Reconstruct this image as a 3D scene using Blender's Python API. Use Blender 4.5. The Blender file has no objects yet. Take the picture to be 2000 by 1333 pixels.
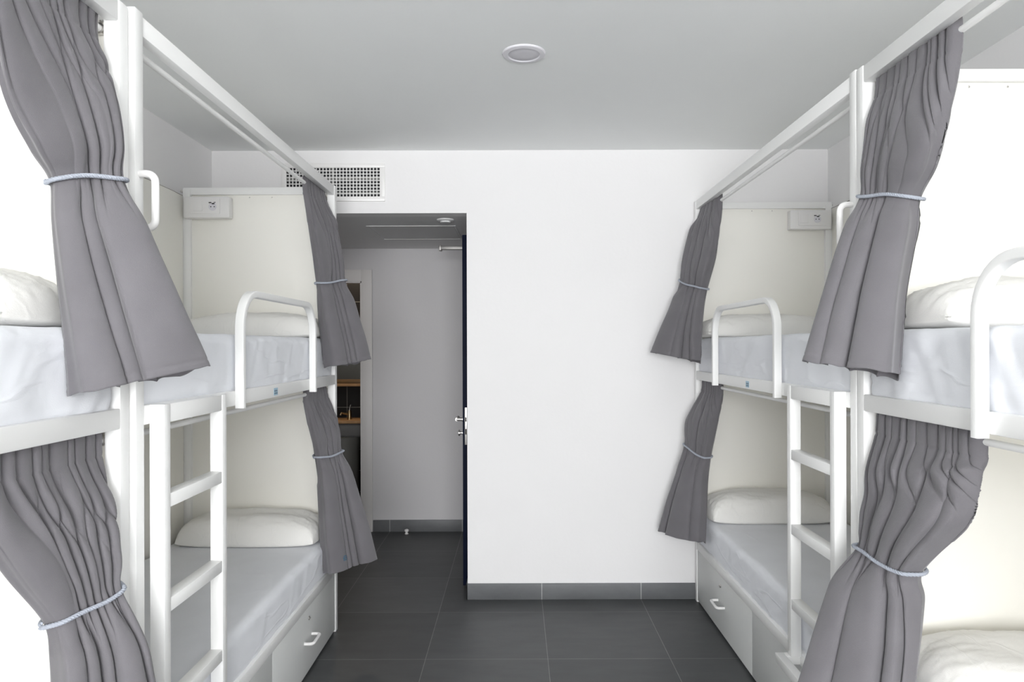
import bpy, bmesh, math, random
from math import sin, cos, pi, radians
from mathutils import Vector, Matrix, noise

SC = bpy.context.scene
COL = SC.collection

# ------------------------------------------------------------------ camera
cam_data = bpy.data.cameras.new('camera')
cam_data.sensor_width = 36.0
cam_data.lens = 1363.0 / 2000.0 * 36.0
cam_data.shift_x = -0.004
cam_data.shift_y = 0.00475
cam_data.clip_start = 0.02
cam = bpy.data.objects.new('camera', cam_data)
cam.location = (0.0, 0.0, 1.523)
cam.rotation_euler = (radians(90), radians(0.17), 0)
COL.objects.link(cam)
SC.camera = cam

# ------------------------------------------------------------------ world, light, exposure
world = bpy.data.worlds.new('sky')
SC.world = world
world.use_nodes = True
wn = world.node_tree.nodes
bg = wn.get('Background') or wn.new('ShaderNodeBackground')
bg.inputs['Color'].default_value = (0.80, 0.90, 1.0, 1)
bg.inputs['Strength'].default_value = 1.0


def area(name, loc, rot, sx, sy, power, color):
    l = bpy.data.lights.new(name, 'AREA')
    l.shape = 'RECTANGLE'
    l.size = sx
    l.size_y = sy
    l.energy = power
    l.color = color
    o = bpy.data.objects.new(name, l)
    o.location = loc
    o.rotation_euler = rot
    COL.objects.link(o)
    return o


# daylight coming through the window behind the camera
area('window_daylight', (0.05, -3.22, 1.68), (radians(90), 0, 0), 2.4, 1.60, 290.0, (0.985, 0.99, 1.0))
# added fill light for the hall and the small warm lamp over the washbasin
area('hallway_fill', (-1.5, 4.95, 2.30), (0, 0, 0), 0.5, 0.3, 2.2, (1.0, 0.97, 0.93))
area('washbasin_lamp', (-1.55, 6.36, 2.40), (0, 0, 0), 0.10, 0.10, 3.5, (1.0, 0.80, 0.58))

SC.view_settings.view_transform = 'Standard'
SC.view_settings.look = 'None'
SC.view_settings.gamma = 1.0
SC.view_settings.use_curve_mapping = False
SC.view_settings.exposure = 0.0
SC.cycles.max_bounces = 12
SC.cycles.diffuse_bounces = 8
SC.cycles.use_denoising = True


# ------------------------------------------------------------------ materials
def mat(name, color, rough=0.5, metal=0.0, bump=0.0, bscale=60.0, var=0.0, vscale=4.0, spec=0.5, detail=3.0,
        sheen=0.0):
    m = bpy.data.materials.new(name)
    m.use_nodes = True
    nt = m.node_tree
    b = nt.nodes['Principled BSDF']
    b.inputs['Base Color'].default_value = (*color, 1)
    b.inputs['Roughness'].default_value = rough
    b.inputs['Metallic'].default_value = metal
    b.inputs['Specular IOR Level'].default_value = spec
    if sheen:
        b.inputs['Sheen Weight'].default_value = sheen
    tc = nt.nodes.new('ShaderNodeTexCoord')
    if var > 0:
        n = nt.nodes.new('ShaderNodeTexNoise')
        n.inputs['Scale'].default_value = vscale
        n.inputs['Detail'].default_value = 4
        nt.links.new(tc.outputs['Object'], n.inputs['Vector'])
        r = nt.nodes.new('ShaderNodeValToRGB')
        r.color_ramp.elements[0].position = 0.3
        r.color_ramp.elements[1].position = 0.7
        r.color_ramp.elements[0].color = (*[c * (1 - var) for c in color], 1)
        r.color_ramp.elements[1].color = (*[min(1, c * (1 + var)) for c in color], 1)
        nt.links.new(n.outputs['Fac'], r.inputs['Fac'])
        nt.links.new(r.outputs['Color'], b.inputs['Base Color'])
    if bump > 0:
        n2 = nt.nodes.new('ShaderNodeTexNoise')
        n2.inputs['Scale'].default_value = bscale
        n2.inputs['Detail'].default_value = detail
        nt.links.new(tc.outputs['Object'], n2.inputs['Vector'])
        bp = nt.nodes.new('ShaderNodeBump')
        bp.inputs['Strength'].default_value = bump
        bp.inputs['Distance'].default_value = 0.002
        nt.links.new(n2.outputs['Fac'], bp.inputs['Height'])
        nt.links.new(bp.outputs['Normal'], b.inputs['Normal'])
    return m


M = {}
M['wall'] = mat('white_wall_paint', (0.84, 0.832, 0.834), 0.85, bump=0.25, bscale=45, var=0.01, vscale=1.5, spec=0.2)
M['ceiling'] = mat('ceiling_paint', (0.92, 0.935, 0.93), 0.9, bump=0.2, bscale=60, var=0.012, vscale=1.2, spec=0.2)
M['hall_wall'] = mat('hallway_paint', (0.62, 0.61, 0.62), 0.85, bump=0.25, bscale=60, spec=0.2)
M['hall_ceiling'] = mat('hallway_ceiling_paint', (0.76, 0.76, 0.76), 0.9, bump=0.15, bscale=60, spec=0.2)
M['metal'] = mat('white_lacquered_metal', (0.89, 0.89, 0.88), 0.38, bump=0.04, bscale=220, spec=0.4)
M['panel'] = mat('cream_laminate', (0.94, 0.925, 0.87), 0.55, var=0.01, vscale=2.0, spec=0.3)
M['drawer'] = mat('pale_grey_laminate', (0.68, 0.69, 0.68), 0.5, var=0.012, vscale=3.0, spec=0.3)
M['plastic'] = mat('white_plastic', (0.84, 0.83, 0.82), 0.35, bump=0.02, bscale=90)
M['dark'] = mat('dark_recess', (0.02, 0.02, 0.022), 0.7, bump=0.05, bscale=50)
M['lamp_trim'] = mat('lamp_trim', (0.74, 0.73, 0.77), 0.45, bump=0.02, bscale=90)
M['lamp_glass'] = mat('frosted_lamp_disc', (0.68, 0.67, 0.71), 0.5, bump=0.1, bscale=250)
M['curtain'] = mat('grey_curtain_fabric', (0.152, 0.146, 0.156), 0.88, bump=0.35, bscale=700, var=0.05, vscale=9,
                   spec=0.15, sheen=0.25)
M['rope'] = mat('pale_braided_cord', (0.36, 0.385, 0.44), 0.7, bump=0.5, bscale=500)
M['sheet'] = mat('pale_blue_grey_sheet', (0.83, 0.845, 0.885), 0.85, bump=0.25, bscale=500, var=0.02, vscale=6, spec=0.15,
                 sheen=0.1)
M['pillow'] = mat('white_pillow_cotton', (0.87, 0.86, 0.83), 0.85, bump=0.25, bscale=400, var=0.01, spec=0.15)
M['steel'] = mat('brushed_steel', (0.62, 0.60, 0.58), 0.28, metal=1.0, bump=0.05, bscale=300)
M['dull_steel'] = mat('dull_steel', (0.35, 0.34, 0.33), 0.5, metal=1.0, bump=0.05, bscale=300)
M['brass'] = mat('warm_brass', (0.62, 0.48, 0.28), 0.3, metal=1.0, bump=0.05, bscale=300)
M['navy'] = mat('navy_door_laminate', (0.003, 0.006, 0.022), 0.6, bump=0.04, bscale=80, spec=0.15)
M['wood'] = mat('pale_oak', (0.62, 0.36, 0.17), 0.45, bump=0.1, bscale=40, var=0.12, vscale=12)
M['ceramic'] = mat('shaded_white_ceramic', (0.22, 0.22, 0.22), 0.25, bump=0.02, bscale=50)  # white basin in shadow: the shade is put into this grey
M['cabinet'] = mat('grey_blade_shaded_pedestal', (0.22, 0.22, 0.205), 0.5, bump=0.03, bscale=50)  # holds the shade on the white pedestal; the damper blade shares it
M['mirror'] = mat('mirror_glass', (0.45, 0.47, 0.44), 0.04, metal=1.0, bump=0.003, bscale=5)
M['door_trim'] = mat('white_door_lacquer', (0.68, 0.66, 0.65), 0.5, bump=0.03, bscale=90)
M['sticker'] = mat('pale_blue_sticker', (0.40, 0.58, 0.70), 0.5, bump=0.02, bscale=90)
M['sticker_dark'] = mat('slate_blue_print', (0.10, 0.16, 0.22), 0.5, bump=0.02, bscale=90)
M['thread'] = mat('teal_embroidery', (0.05, 0.13, 0.20), 0.7, bump=0.2, bscale=500)
M['cable'] = mat('thin_grey_cable', (0.22, 0.19, 0.17), 0.6, bump=0.05, bscale=90)
M['grout_white'] = mat('white_sealant', (0.6, 0.6, 0.6), 0.8, bump=0.05, bscale=90)


def add_wrinkles(m, scale, stretch, strength, dist, distortion):
    nt = m.node_tree
    b = nt.nodes['Principled BSDF']
    old = b.inputs['Normal'].links[0].from_socket
    tc = nt.nodes.new('ShaderNodeTexCoord')
    mp = nt.nodes.new('ShaderNodeMapping')
    mp.inputs['Scale'].default_value = stretch
    mp.inputs['Rotation'].default_value = (0.5, 0.2, 0.3)
    nt.links.new(tc.outputs['Object'], mp.inputs['Vector'])
    n = nt.nodes.new('ShaderNodeTexNoise')
    n.inputs['Scale'].default_value = scale
    n.inputs['Detail'].default_value = 2.5
    n.inputs['Distortion'].default_value = distortion
    nt.links.new(mp.outputs['Vector'], n.inputs['Vector'])
    # ridges: 1 - |2n - 1|, sharpened
    s1 = nt.nodes.new('ShaderNodeMath'); s1.operation = 'SUBTRACT'; s1.inputs[1].default_value = 0.5
    a1 = nt.nodes.new('ShaderNodeMath'); a1.operation = 'ABSOLUTE'
    r1 = nt.nodes.new('ShaderNodeMapRange')
    r1.inputs['From Min'].default_value = 0.0
    r1.inputs['From Max'].default_value = 0.035
    r1.inputs['To Min'].default_value = 1.0
    r1.inputs['To Max'].default_value = 0.0
    r1.interpolation_type = 'SMOOTHSTEP'
    nt.links.new(n.outputs['Fac'], s1.inputs[0])
    nt.links.new(s1.outputs[0], a1.inputs[0])
    nt.links.new(a1.outputs[0], r1.inputs['Value'])
    bp = nt.nodes.new('ShaderNodeBump')
    bp.inputs['Strength'].default_value = strength
    bp.inputs['Distance'].default_value = dist
    nt.links.new(r1.outputs['Result'], bp.inputs['Height'])
    nt.links.new(old, bp.inputs['Normal'])
    nt.links.new(bp.outputs['Normal'], b.inputs['Normal'])


add_wrinkles(M['sheet'], 2.6, (1.0, 0.7, 3.0), 0.30, 0.004, 0.2)
add_wrinkles(M['pillow'], 6.0, (1.8, 0.7, 1.0), 0.16, 0.004, 0.3)


def tile_mat(name, c1, c2, mortar, bw, bh, ox, oy, msize, rough, plane='xy', stain=0.25):
    m = bpy.data.materials.new(name)
    m.use_nodes = True
    nt = m.node_tree
    b = nt.nodes['Principled BSDF']
    tc = nt.nodes.new('ShaderNodeTexCoord')
    mp = nt.nodes.new('ShaderNodeMapping')
    if plane == 'xz':
        mp.inputs['Rotation'].default_value = (radians(-90), 0, 0)
    mp.inputs['Location'].default_value = (-ox, -oy, 0)
    nt.links.new(tc.outputs['Object'], mp.inputs['Vector'])
    br = nt.nodes.new('ShaderNodeTexBrick')
    br.offset = 0.0
    br.squash = 1.0
    br.inputs['Color1'].default_value = (*c1, 1)
    br.inputs['Color2'].default_value = (*c2, 1)
    br.inputs['Mortar'].default_value = (*mortar, 1)
    br.inputs['Scale'].default_value = 1.0
    br.inputs['Mortar Size'].default_value = msize
    br.inputs['Mortar Smooth'].default_value = 0.1
    br.inputs['Bias'].default_value = 0.0
    br.inputs['Brick Width'].default_value = bw
    br.inputs['Row Height'].default_value = bh
    nt.links.new(mp.outputs['Vector'], br.inputs['Vector'])
    n = nt.nodes.new('ShaderNodeTexNoise')
    n.inputs['Scale'].default_value = 5.0
    n.inputs['Detail'].default_value = 8.0
    n.inputs['Roughness'].default_value = 0.65
    st = nt.nodes.new('ShaderNodeMapping')
    st.inputs['Scale'].default_value = (0.7, 2.2, 1.5)
    nt.links.new(tc.outputs['Object'], st.inputs['Vector'])
    nt.links.new(st.outputs['Vector'], n.inputs['Vector'])
    mr = nt.nodes.new('ShaderNodeMapRange')
    mr.inputs['From Min'].default_value = 0.3
    mr.inputs['From Max'].default_value = 0.7
    mr.inputs['To Min'].default_value = 1 - stain
    mr.inputs['To Max'].default_value = 1 + stain
    nt.links.new(n.outputs['Fac'], mr.inputs['Value'])
    mx = nt.nodes.new('ShaderNodeVectorMath')
    mx.operation = 'SCALE'
    nt.links.new(br.outputs['Color'], mx.inputs[0])
    nt.links.new(mr.outputs['Result'], mx.inputs['Scale'])
    nt.links.new(mx.outputs['Vector'], b.inputs['Base Color'])
    b.inputs['Roughness'].default_value = rough
    bp = nt.nodes.new('ShaderNodeBump')
    bp.inputs['Strength'].default_value = 0.4
    bp.inputs['Distance'].default_value = 0.002
    inv = nt.nodes.new('ShaderNodeMath')
    inv.operation = 'SUBTRACT'
    inv.inputs[0].default_value = 1.0
    nt.links.new(br.outputs['Fac'], inv.inputs[1])
    nt.links.new(inv.outputs[0], bp.inputs['Height'])
    nt.links.new(bp.outputs['Normal'], b.inputs['Normal'])
    return m


M['floor'] = tile_mat('anthracite_floor_tiles', (0.056, 0.059, 0.060), (0.080, 0.083, 0.085), (0.20, 0.20, 0.195),
                      0.595, 0.597, 0.15, 3.392, 0.0016, 0.45, stain=0.16)
M['skirt'] = tile_mat('anthracite_skirting_tiles', (0.12, 0.125, 0.13), (0.14, 0.145, 0.15), (0.45, 0.45, 0.44),
                      0.595, 0.597, 0.15, 3.392, 0.002, 0.5, stain=0.14)
M['black_tile'] = tile_mat('black_wall_tiles', (0.006, 0.006, 0.007), (0.009, 0.009, 0.010), (0.35, 0.35, 0.33),
                           0.30, 0.20, -1.605, 0.945, 0.0022, 0.6, plane='xz', stain=0.1)


# ------------------------------------------------------------------ mesh helpers
def box(bm, p0, p1, bevel=0.0, seg=2):
    x0, x1 = sorted((p0[0], p1[0]))
    y0, y1 = sorted((p0[1], p1[1]))
    z0, z1 = sorted((p0[2], p1[2]))
    v = [bm.verts.new(c) for c in ((x0, y0, z0), (x1, y0, z0), (x1, y1, z0), (x0, y1, z0),
                                   (x0, y0, z1), (x1, y0, z1), (x1, y1, z1), (x0, y1, z1))]
    fs = [bm.faces.new([v[i] for i in f]) for f in
          ((0, 3, 2, 1), (4, 5, 6, 7), (0, 1, 5, 4), (1, 2, 6, 5), (2, 3, 7, 6), (3, 0, 4, 7))]
    if bevel > 0:
        es = list({e for f in fs for e in f.edges})
        bmesh.ops.bevel(bm, geom=es, offset=bevel, segments=seg, affect='EDGES', profile=0.5)


def tube(bm, pts, r, n=12, cap=True):
    pts = [Vector(p) for p in pts]
    rings = []
    up = None
    for i, p in enumerate(pts):
        t = (pts[min(i + 1, len(pts) - 1)] - pts[max(i - 1, 0)]).normalized()
        if up is None:
            a = Vector((0, 0, 1)) if abs(t.z) < 0.9 else Vector((1, 0, 0))
            up = (a - t * a.dot(t)).normalized()
        else:
            up = (up - t * up.dot(t)).normalized()
        w = t.cross(up)
        rr = r[i] if isinstance(r, (list, tuple)) else r
        rings.append([bm.verts.new(p + (up * cos(2 * pi * k / n) + w * sin(2 * pi * k / n)) * rr) for k in range(n)])
    for a, b in zip(rings, rings[1:]):
        for k in range(n):
            bm.faces.new((a[k], a[(k + 1) % n], b[(k + 1) % n], b[k]))
    if cap:
        bm.faces.new(rings[0][::-1])
        bm.faces.new(rings[-1])


def bar_sweep(bm, pts, nrm, w, t, rad=0.004):
    """sweep a rounded flat bar (w along nrm, t across) along pts lying in a plane with normal nrm"""
    nrm = Vector(nrm).normalized()
    pts = [Vector(p) for p in pts]
    prof = []
    for cx, cy, a0 in ((w / 2 - rad, t / 2 - rad, 0), (-w / 2 + rad, t / 2 - rad, 90),
                       (-w / 2 + rad, -t / 2 + rad, 180), (w / 2 - rad, -t / 2 + rad, 270)):
        for k in range(4):
            a = radians(a0 + 30 * k)
            prof.append((cx + rad * cos(a), cy + rad * sin(a)))
    rings = []
    for i, p in enumerate(pts):
        tg = (pts[min(i + 1, len(pts) - 1)] - pts[max(i - 1, 0)]).normalized()
        bn = tg.cross(nrm).normalized()
        rings.append([bm.verts.new(p + nrm * a + bn * b) for a, b in prof])
    n = len(prof)
    for a, b in zip(rings, rings[1:]):
        for k in range(n):
            bm.faces.new((a[k], a[(k + 1) % n], b[(k + 1) % n], b[k]))
    bm.faces.new(rings[0][::-1])
    bm.faces.new(rings[-1])


def lathe(bm, prof, c, axis='z', n=40):
    rings = []
    for r, h in prof:
        ring = []
        for k in range(n):
            a = 2 * pi * k / n
            if axis == 'z':
                q = (c[0] + r * cos(a), c[1] + r * sin(a), c[2] + h)
            elif axis == 'x':
                q = (c[0] + h, c[1] + r * cos(a), c[2] + r * sin(a))
            else:
                q = (c[0] + r * cos(a), c[1] + h, c[2] + r * sin(a))
            ring.append(bm.verts.new(q))
        rings.append(ring)
    for a, b in zip(rings, rings[1:]):
        for k in range(n):
            bm.faces.new((a[k], a[(k + 1) % n], b[(k + 1) % n], b[k]))
    bm.faces.new(rings[0][::-1])
    bm.faces.new(rings[-1])


def wloc(o):
    v = Vector((0, 0, 0))
    while o is not None:
        v += Vector(o.location)
        o = o.parent
    return v


def obj(name, bm, material, parent=None, smooth=True, angle=35, at=None):
    """link a bmesh given in world coordinates as ONE mesh object"""
    bmesh.ops.recalc_face_normals(bm, faces=bm.faces[:])
    off = wloc(parent) if parent else Vector(at or (0, 0, 0))
    bmesh.ops.translate(bm, verts=bm.verts[:], vec=-off)
    me = bpy.data.meshes.new(name)
    bm.to_mesh(me)
    bm.free()
    me.materials.append(M[material] if isinstance(material, str) else material)
    if smooth:
        for p in me.polygons:
            p.use_smooth = True
        if angle:
            me.set_sharp_from_angle(angle=radians(angle))
    o = bpy.data.objects.new(name, me)
    if parent:
        o.parent = parent
    else:
        o.location = off
    COL.objects.link(o)
    return o


def bx(name, p0, p1, material, parent=None, bevel=0.0, at=None):
    bm = bmesh.new()
    box(bm, p0, p1, bevel)
    return obj(name, bm, material, parent, at=at)


def thing(name, label, cat, loc, group=None):
    o = bpy.data.objects.new(name, None)
    o.empty_display_size = 0.1
    o.location = loc
    COL.objects.link(o)
    return tag(o, label, cat, group)


def tag(o, label, cat, group=None):
    o['label'] = label
    o['category'] = cat
    if group:
        o['group'] = group
    return o


def struct(o):
    o['kind'] = 'structure'
    return o


def smoothstep(a, b, x):
    t = max(0.0, min(1.0, (x - a) / (b - a)))
    return t * t * (3 - 2 * t)


# ------------------------------------------------------------------ room shell
XL, XR, YB, YF, ZC = -1.825, 1.877, 4.194, -3.2, 2.70
OX0, OX1, OZ = -1.19, -0.295, 2.323          # opening to the hallway
WT = 0.12                                      # thickness of the wall with the opening
HY = 5.734                                     # far wall of the hallway
HZ = 2.325

struct(bx('floor', (-2.6, YF - 0.1, -0.1), (XR + 0.1, 6.75, 0.0), 'floor'))
struct(bx('ceiling', (XL - 0.1, YF - 0.1, ZC), (XR + 0.1, YB + WT, ZC + 0.1), 'ceiling'))
struct(bx('wall_left', (XL - 0.1, YF - 0.1, 0), (XL, YB, ZC), 'wall'))
struct(bx('wall_right', (XR, YF - 0.1, 0), (XR + 0.1, YB + WT, ZC), 'wall'))
bm = bmesh.new()
box(bm, (-2.6, YB, 0), (OX0, YB + WT, ZC))
box(bm, (OX1, YB, 0), (XR, YB + WT, ZC))
box(bm, (OX0, YB, OZ), (OX1, YB + WT, ZC))
struct(obj('wall_back', bm, 'wall'))
# wall behind the camera with the window the daylight comes through
WX0, WX1, WZ0, WZ1 = -1.15, 1.25, 0.88, 2.48
bm = bmesh.new()
box(bm, (XL, YF - 0.1, 0), (WX0, YF, ZC))
box(bm, (WX1, YF - 0.1, 0), (XR, YF, ZC))
box(bm, (WX0, YF - 0.1, 0), (WX1, YF, WZ0))
box(bm, (WX0, YF - 0.1, WZ1), (WX1, YF, ZC))
struct(obj('wall_front', bm, 'wall'))
bm = bmesh.new()
for x in (WX0, (WX0 + WX1) / 2 - 0.03, WX1 - 0.06):
    box(bm, (x, YF - 0.10, WZ0), (x + 0.06, YF - 0.05, WZ1), 0.003)
box(bm, (WX0, YF - 0.10, WZ0), (WX1, YF - 0.05, WZ0 + 0.06), 0.003)
box(bm, (WX0, YF - 0.10, WZ1 - 0.06), (WX1, YF - 0.05, WZ1), 0.003)
struct(obj('window_1', bm, 'metal'))

# hallway shell
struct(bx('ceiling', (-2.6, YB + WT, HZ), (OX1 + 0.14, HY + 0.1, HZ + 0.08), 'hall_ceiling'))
bm = bmesh.new()
BX0, BX1, BZ = -1.965, -1.265, 2.057           # bathroom doorway
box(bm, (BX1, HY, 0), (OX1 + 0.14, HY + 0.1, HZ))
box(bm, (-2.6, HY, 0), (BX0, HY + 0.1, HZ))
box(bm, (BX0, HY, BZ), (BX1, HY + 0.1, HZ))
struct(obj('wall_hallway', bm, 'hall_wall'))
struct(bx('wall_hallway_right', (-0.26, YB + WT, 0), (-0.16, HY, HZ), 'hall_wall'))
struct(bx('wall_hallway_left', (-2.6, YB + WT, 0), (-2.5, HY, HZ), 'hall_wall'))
# bathroom shell
bm = bmesh.new()
box(bm, (-2.6, 6.62, 0), (-0.95, 6.72, 2.5))
struct(obj('wall_bathroom', bm, 'black_tile'))
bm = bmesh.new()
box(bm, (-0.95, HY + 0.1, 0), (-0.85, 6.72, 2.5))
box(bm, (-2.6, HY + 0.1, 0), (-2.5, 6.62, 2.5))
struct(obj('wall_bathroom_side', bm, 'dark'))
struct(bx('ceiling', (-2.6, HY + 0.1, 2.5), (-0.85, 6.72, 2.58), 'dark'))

# skirting tiles
bm = bmesh.new()
box(bm, (OX1 - 0.008, YB - 0.010, 0), (XR, YB, 0.096), 0.0015)
box(bm, (OX1 - 0.008, YB - 0.010, 0), (OX1, YB + WT, 0.096), 0.0015)
struct(obj('baseboard_back', bm, 'skirt'))
struct(bx('baseboard_hallway', (-1.177, HY - 0.012, 0), (-0.26, HY, 0.096), 'skirt', bevel=0.0015))
struct(bx('baseboard_left', (XL, YF, 0), (XL + 0.010, YB, 0.096), 'skirt', bevel=0.0015))
struct(bx('baseboard_right', (XR - 0.010, YF, 0), (XR, YB - 0.01, 0.096), 'skirt', bevel=0.0015))
# corner bead of the opening, slightly lighter sealant line on top of the skirting
# casing of the bathroom doorway
bm = bmesh.new()
box(bm, (BX1 - 0.002, HY - 0.016, 0), (BX1 + 0.085, HY, BZ + 0.095), 0.003)
box(bm, (BX0 - 0.085, HY - 0.016, 0), (BX0 + 0.002, HY, BZ + 0.095), 0.003)
box(bm, (BX0 + 0.002, HY - 0.016, BZ - 0.002), (BX1 - 0.002, HY, BZ + 0.095), 0.003)
box(bm, (BX1 - 0.014, HY - 0.010, 0), (BX1 + 0.001, HY + 0.1, BZ), 0.002)
box(bm, (BX0 - 0.001, HY - 0.010, 0), (BX0 + 0.014, HY + 0.1, BZ), 0.002)
box(bm, (BX0, HY - 0.010, BZ - 0.014), (BX1, HY + 0.1, BZ + 0.001), 0.002)
struct(obj('door_2', bm, 'door_trim'))

# ceiling hatch in the hallway
bm = bmesh.new()
hx0, hx1, hy0, hy1 = -0.995, -0.40, 4.64, 5.22
for a, b in (((hx0, hy0), (hx1, hy0 + 0.012)), ((hx0, hy1 - 0.012), (hx1, hy1)),
             ((hx0, hy0 + 0.012), (hx0 + 0.012, hy1 - 0.012)), ((hx1 - 0.012, hy0 + 0.012), (hx1, hy1 - 0.012))):
    box(bm, (a[0], a[1], HZ - 0.004), (b[0], b[1], HZ))
hr = thing('ceiling_hatch', 'square access hatch in the grey hallway ceiling beyond the opening', 'hatch',
           (-0.70, 4.93, HZ))
obj('hatch_frame', bm, M['hall_ceiling'], hr)
bx('hatch_door', (hx0 + 0.016, hy0 + 0.016, HZ - 0.0025), (hx1 - 0.016, hy1 - 0.016, HZ), 'hall_ceiling', hr)
# round diffuser
t = thing('air_diffuser', 'round flat diffuser in the hallway ceiling near the opening', 'vent', (-0.445, 4.42, HZ))
bm = bmesh.new()
lathe(bm, [(0.055, 0), (0.055, -0.006), (0.045, -0.012), (0.02, -0.012)], (-0.445, 4.42, HZ), n=32)
obj('diffuser_rim', bm, 'hall_ceiling', t)
bm = bmesh.new()
lathe(bm, [(0.032, -0.012), (0.032, -0.020), (0.02, -0.022)], (-0.445, 4.42, HZ), n=32)
obj('diffuser_disc', bm, 'hall_ceiling', t)

# ------------------------------------------------------------------ ventilation grille above the opening
gx0, gx1, gz0, gz1 = -1.377, -0.812, 2.420, 2.597
vr = thing('ventilation_grille', 'white mesh ventilation grille high on the wall above the opening', 'vent',
           ((gx0 + gx1) / 2, YB, (gz0 + gz1) / 2))
bm = bmesh.new()
for p0, p1 in (((gx0 - 0.028, gz1), (gx1 + 0.028, gz1 + 0.026)), ((gx0 - 0.028, gz0 - 0.026), (gx1 + 0.028, gz0)),
               ((gx0 - 0.028, gz0), (gx0, gz1)), ((gx1, gz0), (gx1 + 0.028, gz1))):
    box(bm, (p0[0], YB - 0.012, p0[1]), (p1[0], YB, p1[1]), 0.0015)
obj('grille_frame', bm, 'plastic', vr)
bm = bmesh.new()
nx, nz = 28, 9
for i in range(nx + 1):
    x = gx0 + (gx1 - gx0) * i / nx
    box(bm, (x - 0.0026, YB - 0.010, gz0), (x + 0.0026, YB - 0.0045, gz1))
for j in range(nz + 1):
    z = gz0 + (gz1 - gz0) * j / nz
    box(bm, (gx0, YB - 0.0085, z - 0.0024), (gx1, YB - 0.0025, z + 0.0024))
obj('grille_mesh', bm, 'plastic', vr)
bx('grille_back', (gx0, YB - 0.0015, gz0), (gx1, YB + 0.0, gz1), 'dark', vr)
bm = bmesh.new()
for z in (gz0 + 0.018, gz0 + 0.105):
    box(bm, (gx0, YB - 0.0022, z), (gx1, YB - 0.0012, z + 0.012))
box(bm, (-1.106, YB - 0.0024, gz0), (-1.088, YB - 0.0012, gz1))
obj('damper_blade', bm, 'cabinet', vr)

# ------------------------------------------------------------------ ceiling lamp
LX, LY = 0.035, 2.805
lt = thing('ceiling_lamp', 'round recessed white ceiling lamp, switched off', 'ceiling lamp', (LX, LY, ZC))
bm = bmesh.new()
pr = [(0.062, 0.0), (0.087, 0.0), (0.087, -0.003), (0.084, -0.0065), (0.066, -0.009), (0.0625, -0.006)]
n = 56
rings = []
for r, h in pr + [pr[0]]:
    rings.append([bm.verts.new((LX + r * cos(2 * pi * k / n), LY + r * sin(2 * pi * k / n), ZC + h)) for k in range(n)])
for a, b in zip(rings, rings[1:]):
    for k in range(n):
        bm.faces.new((a[k], a[(k + 1) % n], b[(k + 1) % n], b[k]))
bmesh.ops.remove_doubles(bm, verts=bm.verts[:], dist=1e-5)
obj('lamp_rim', bm, 'lamp_trim', lt)
bm = bmesh.new()
lathe(bm, [(0.0625, 0.0), (0.0625, -0.0045), (0.061, -0.0055), (0.02, -0.0058)], (LX, LY, ZC), n=56)
obj('diffuser', bm, 'lamp_glass', lt)

# ------------------------------------------------------------------ open navy door in the hallway
dr = bpy.data.objects.new('door_1', None)
dr.location = (-0.32, 4.40, 0)
COL.objects.link(dr)
dr['kind'] = 'structure'
bx('door_leaf', (-0.338, 4.40, 0.012), (-0.300, 5.22, 2.225), 'navy', dr, bevel=0.002)
bm = bmesh.new()
box(bm, (-0.326, 4.3975, 0.90), (-0.310, 4.401, 1.135), 0.0008)
obj('lock_plate', bm, 'steel', dr)
bm = bmesh.new()
box(bm, (-0.322, 4.3965, 1.045), (-0.314, 4.399, 1.075))
box(bm, (-0.322, 4.3965, 0.965), (-0.314, 4.399, 1.000))
obj('latch', bm, 'dark', dr)
bm = bmesh.new()
lathe(bm, [(0.024, 0), (0.024, -0.004), (0.012, -0.006), (0.011, -0.044), (0.005, -0.046)], (-0.338, 4.455, 1.055), 'x', 20)
tube(bm, [(-0.379, 4.448, 1.055), (-0.383, 4.47, 1.055), (-0.383, 4.58, 1.055)], 0.0115, 12)
obj('door_handle', bm, 'steel', dr)
bm = bmesh.new()
lathe(bm, [(0.022, 0), (0.022, -0.004), (0.008, -0.006), (0.008, -0.020), (0.018, -0.022), (0.019, -0.030), (0.012, -0.033)],
      (-0.338, 4.455, 0.968), 'x', 20)
obj('thumb_turn', bm, 'steel', dr)
bm = bmesh.new()
box(bm, (-0.565, 5.14, 2.236), (-0.335, 5.19, 2.262), 0.003)
box(bm, (-0.568, 5.13, 2.228), (-0.548, 5.20, 2.266), 0.003)
obj('door_closer', bm, 'dull_steel', dr)

# door stop on the hallway floor
bm = bmesh.new()
lathe(bm, [(0.016, 0), (0.016, 0.004), (0.010, 0.007), (0.010, 0.016), (0.017, 0.020), (0.018, 0.032), (0.010, 0.038)],
      (-0.892, 5.66, 0.0), 'z', 24)
tag(obj('door_stop', bm, 'plastic', at=(-0.892, 5.66, 0)), 'small white round door stop on the hallway floor by the skirting',
    'door stop')

# ------------------------------------------------------------------ bathroom glimpse
bx0, bx1 = -2.35, -0.96
for z, y0, lab in ((1.738, 6.48, 'pale oak wall shelf in the bathroom above the mirror'),
                   (1.150, 6.50, 'pale oak wall shelf in the bathroom below the mirror')):
    bm = bmesh.new()
    box(bm, (bx0, y0, z), (bx1, 6.62, z + 0.022), 0.002)
    tag(obj('wall_shelf', bm, 'wood', at=(bx0, 6.62, z)), lab, 'shelf', 'bathroom wall shelves')
bm = bmesh.new()
box(bm, (bx0, 6.605, 1.174), (bx1, 6.619, 1.736), 0.002)
tag(obj('mirror', bm, 'mirror', at=(bx0, 6.62, 1.174)), 'grey bathroom mirror between two oak shelves', 'mirror')
bm = bmesh.new()
box(bm, (bx0, 6.30, 0.825), (bx1, 6.62, 0.850), 0.003)
tag(obj('vanity_worktop', bm, 'wood', at=(-1.6, 6.6, 0.825)), 'warm oak vanity worktop in the bathroom holding the brass tap',
    'worktop')
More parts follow.
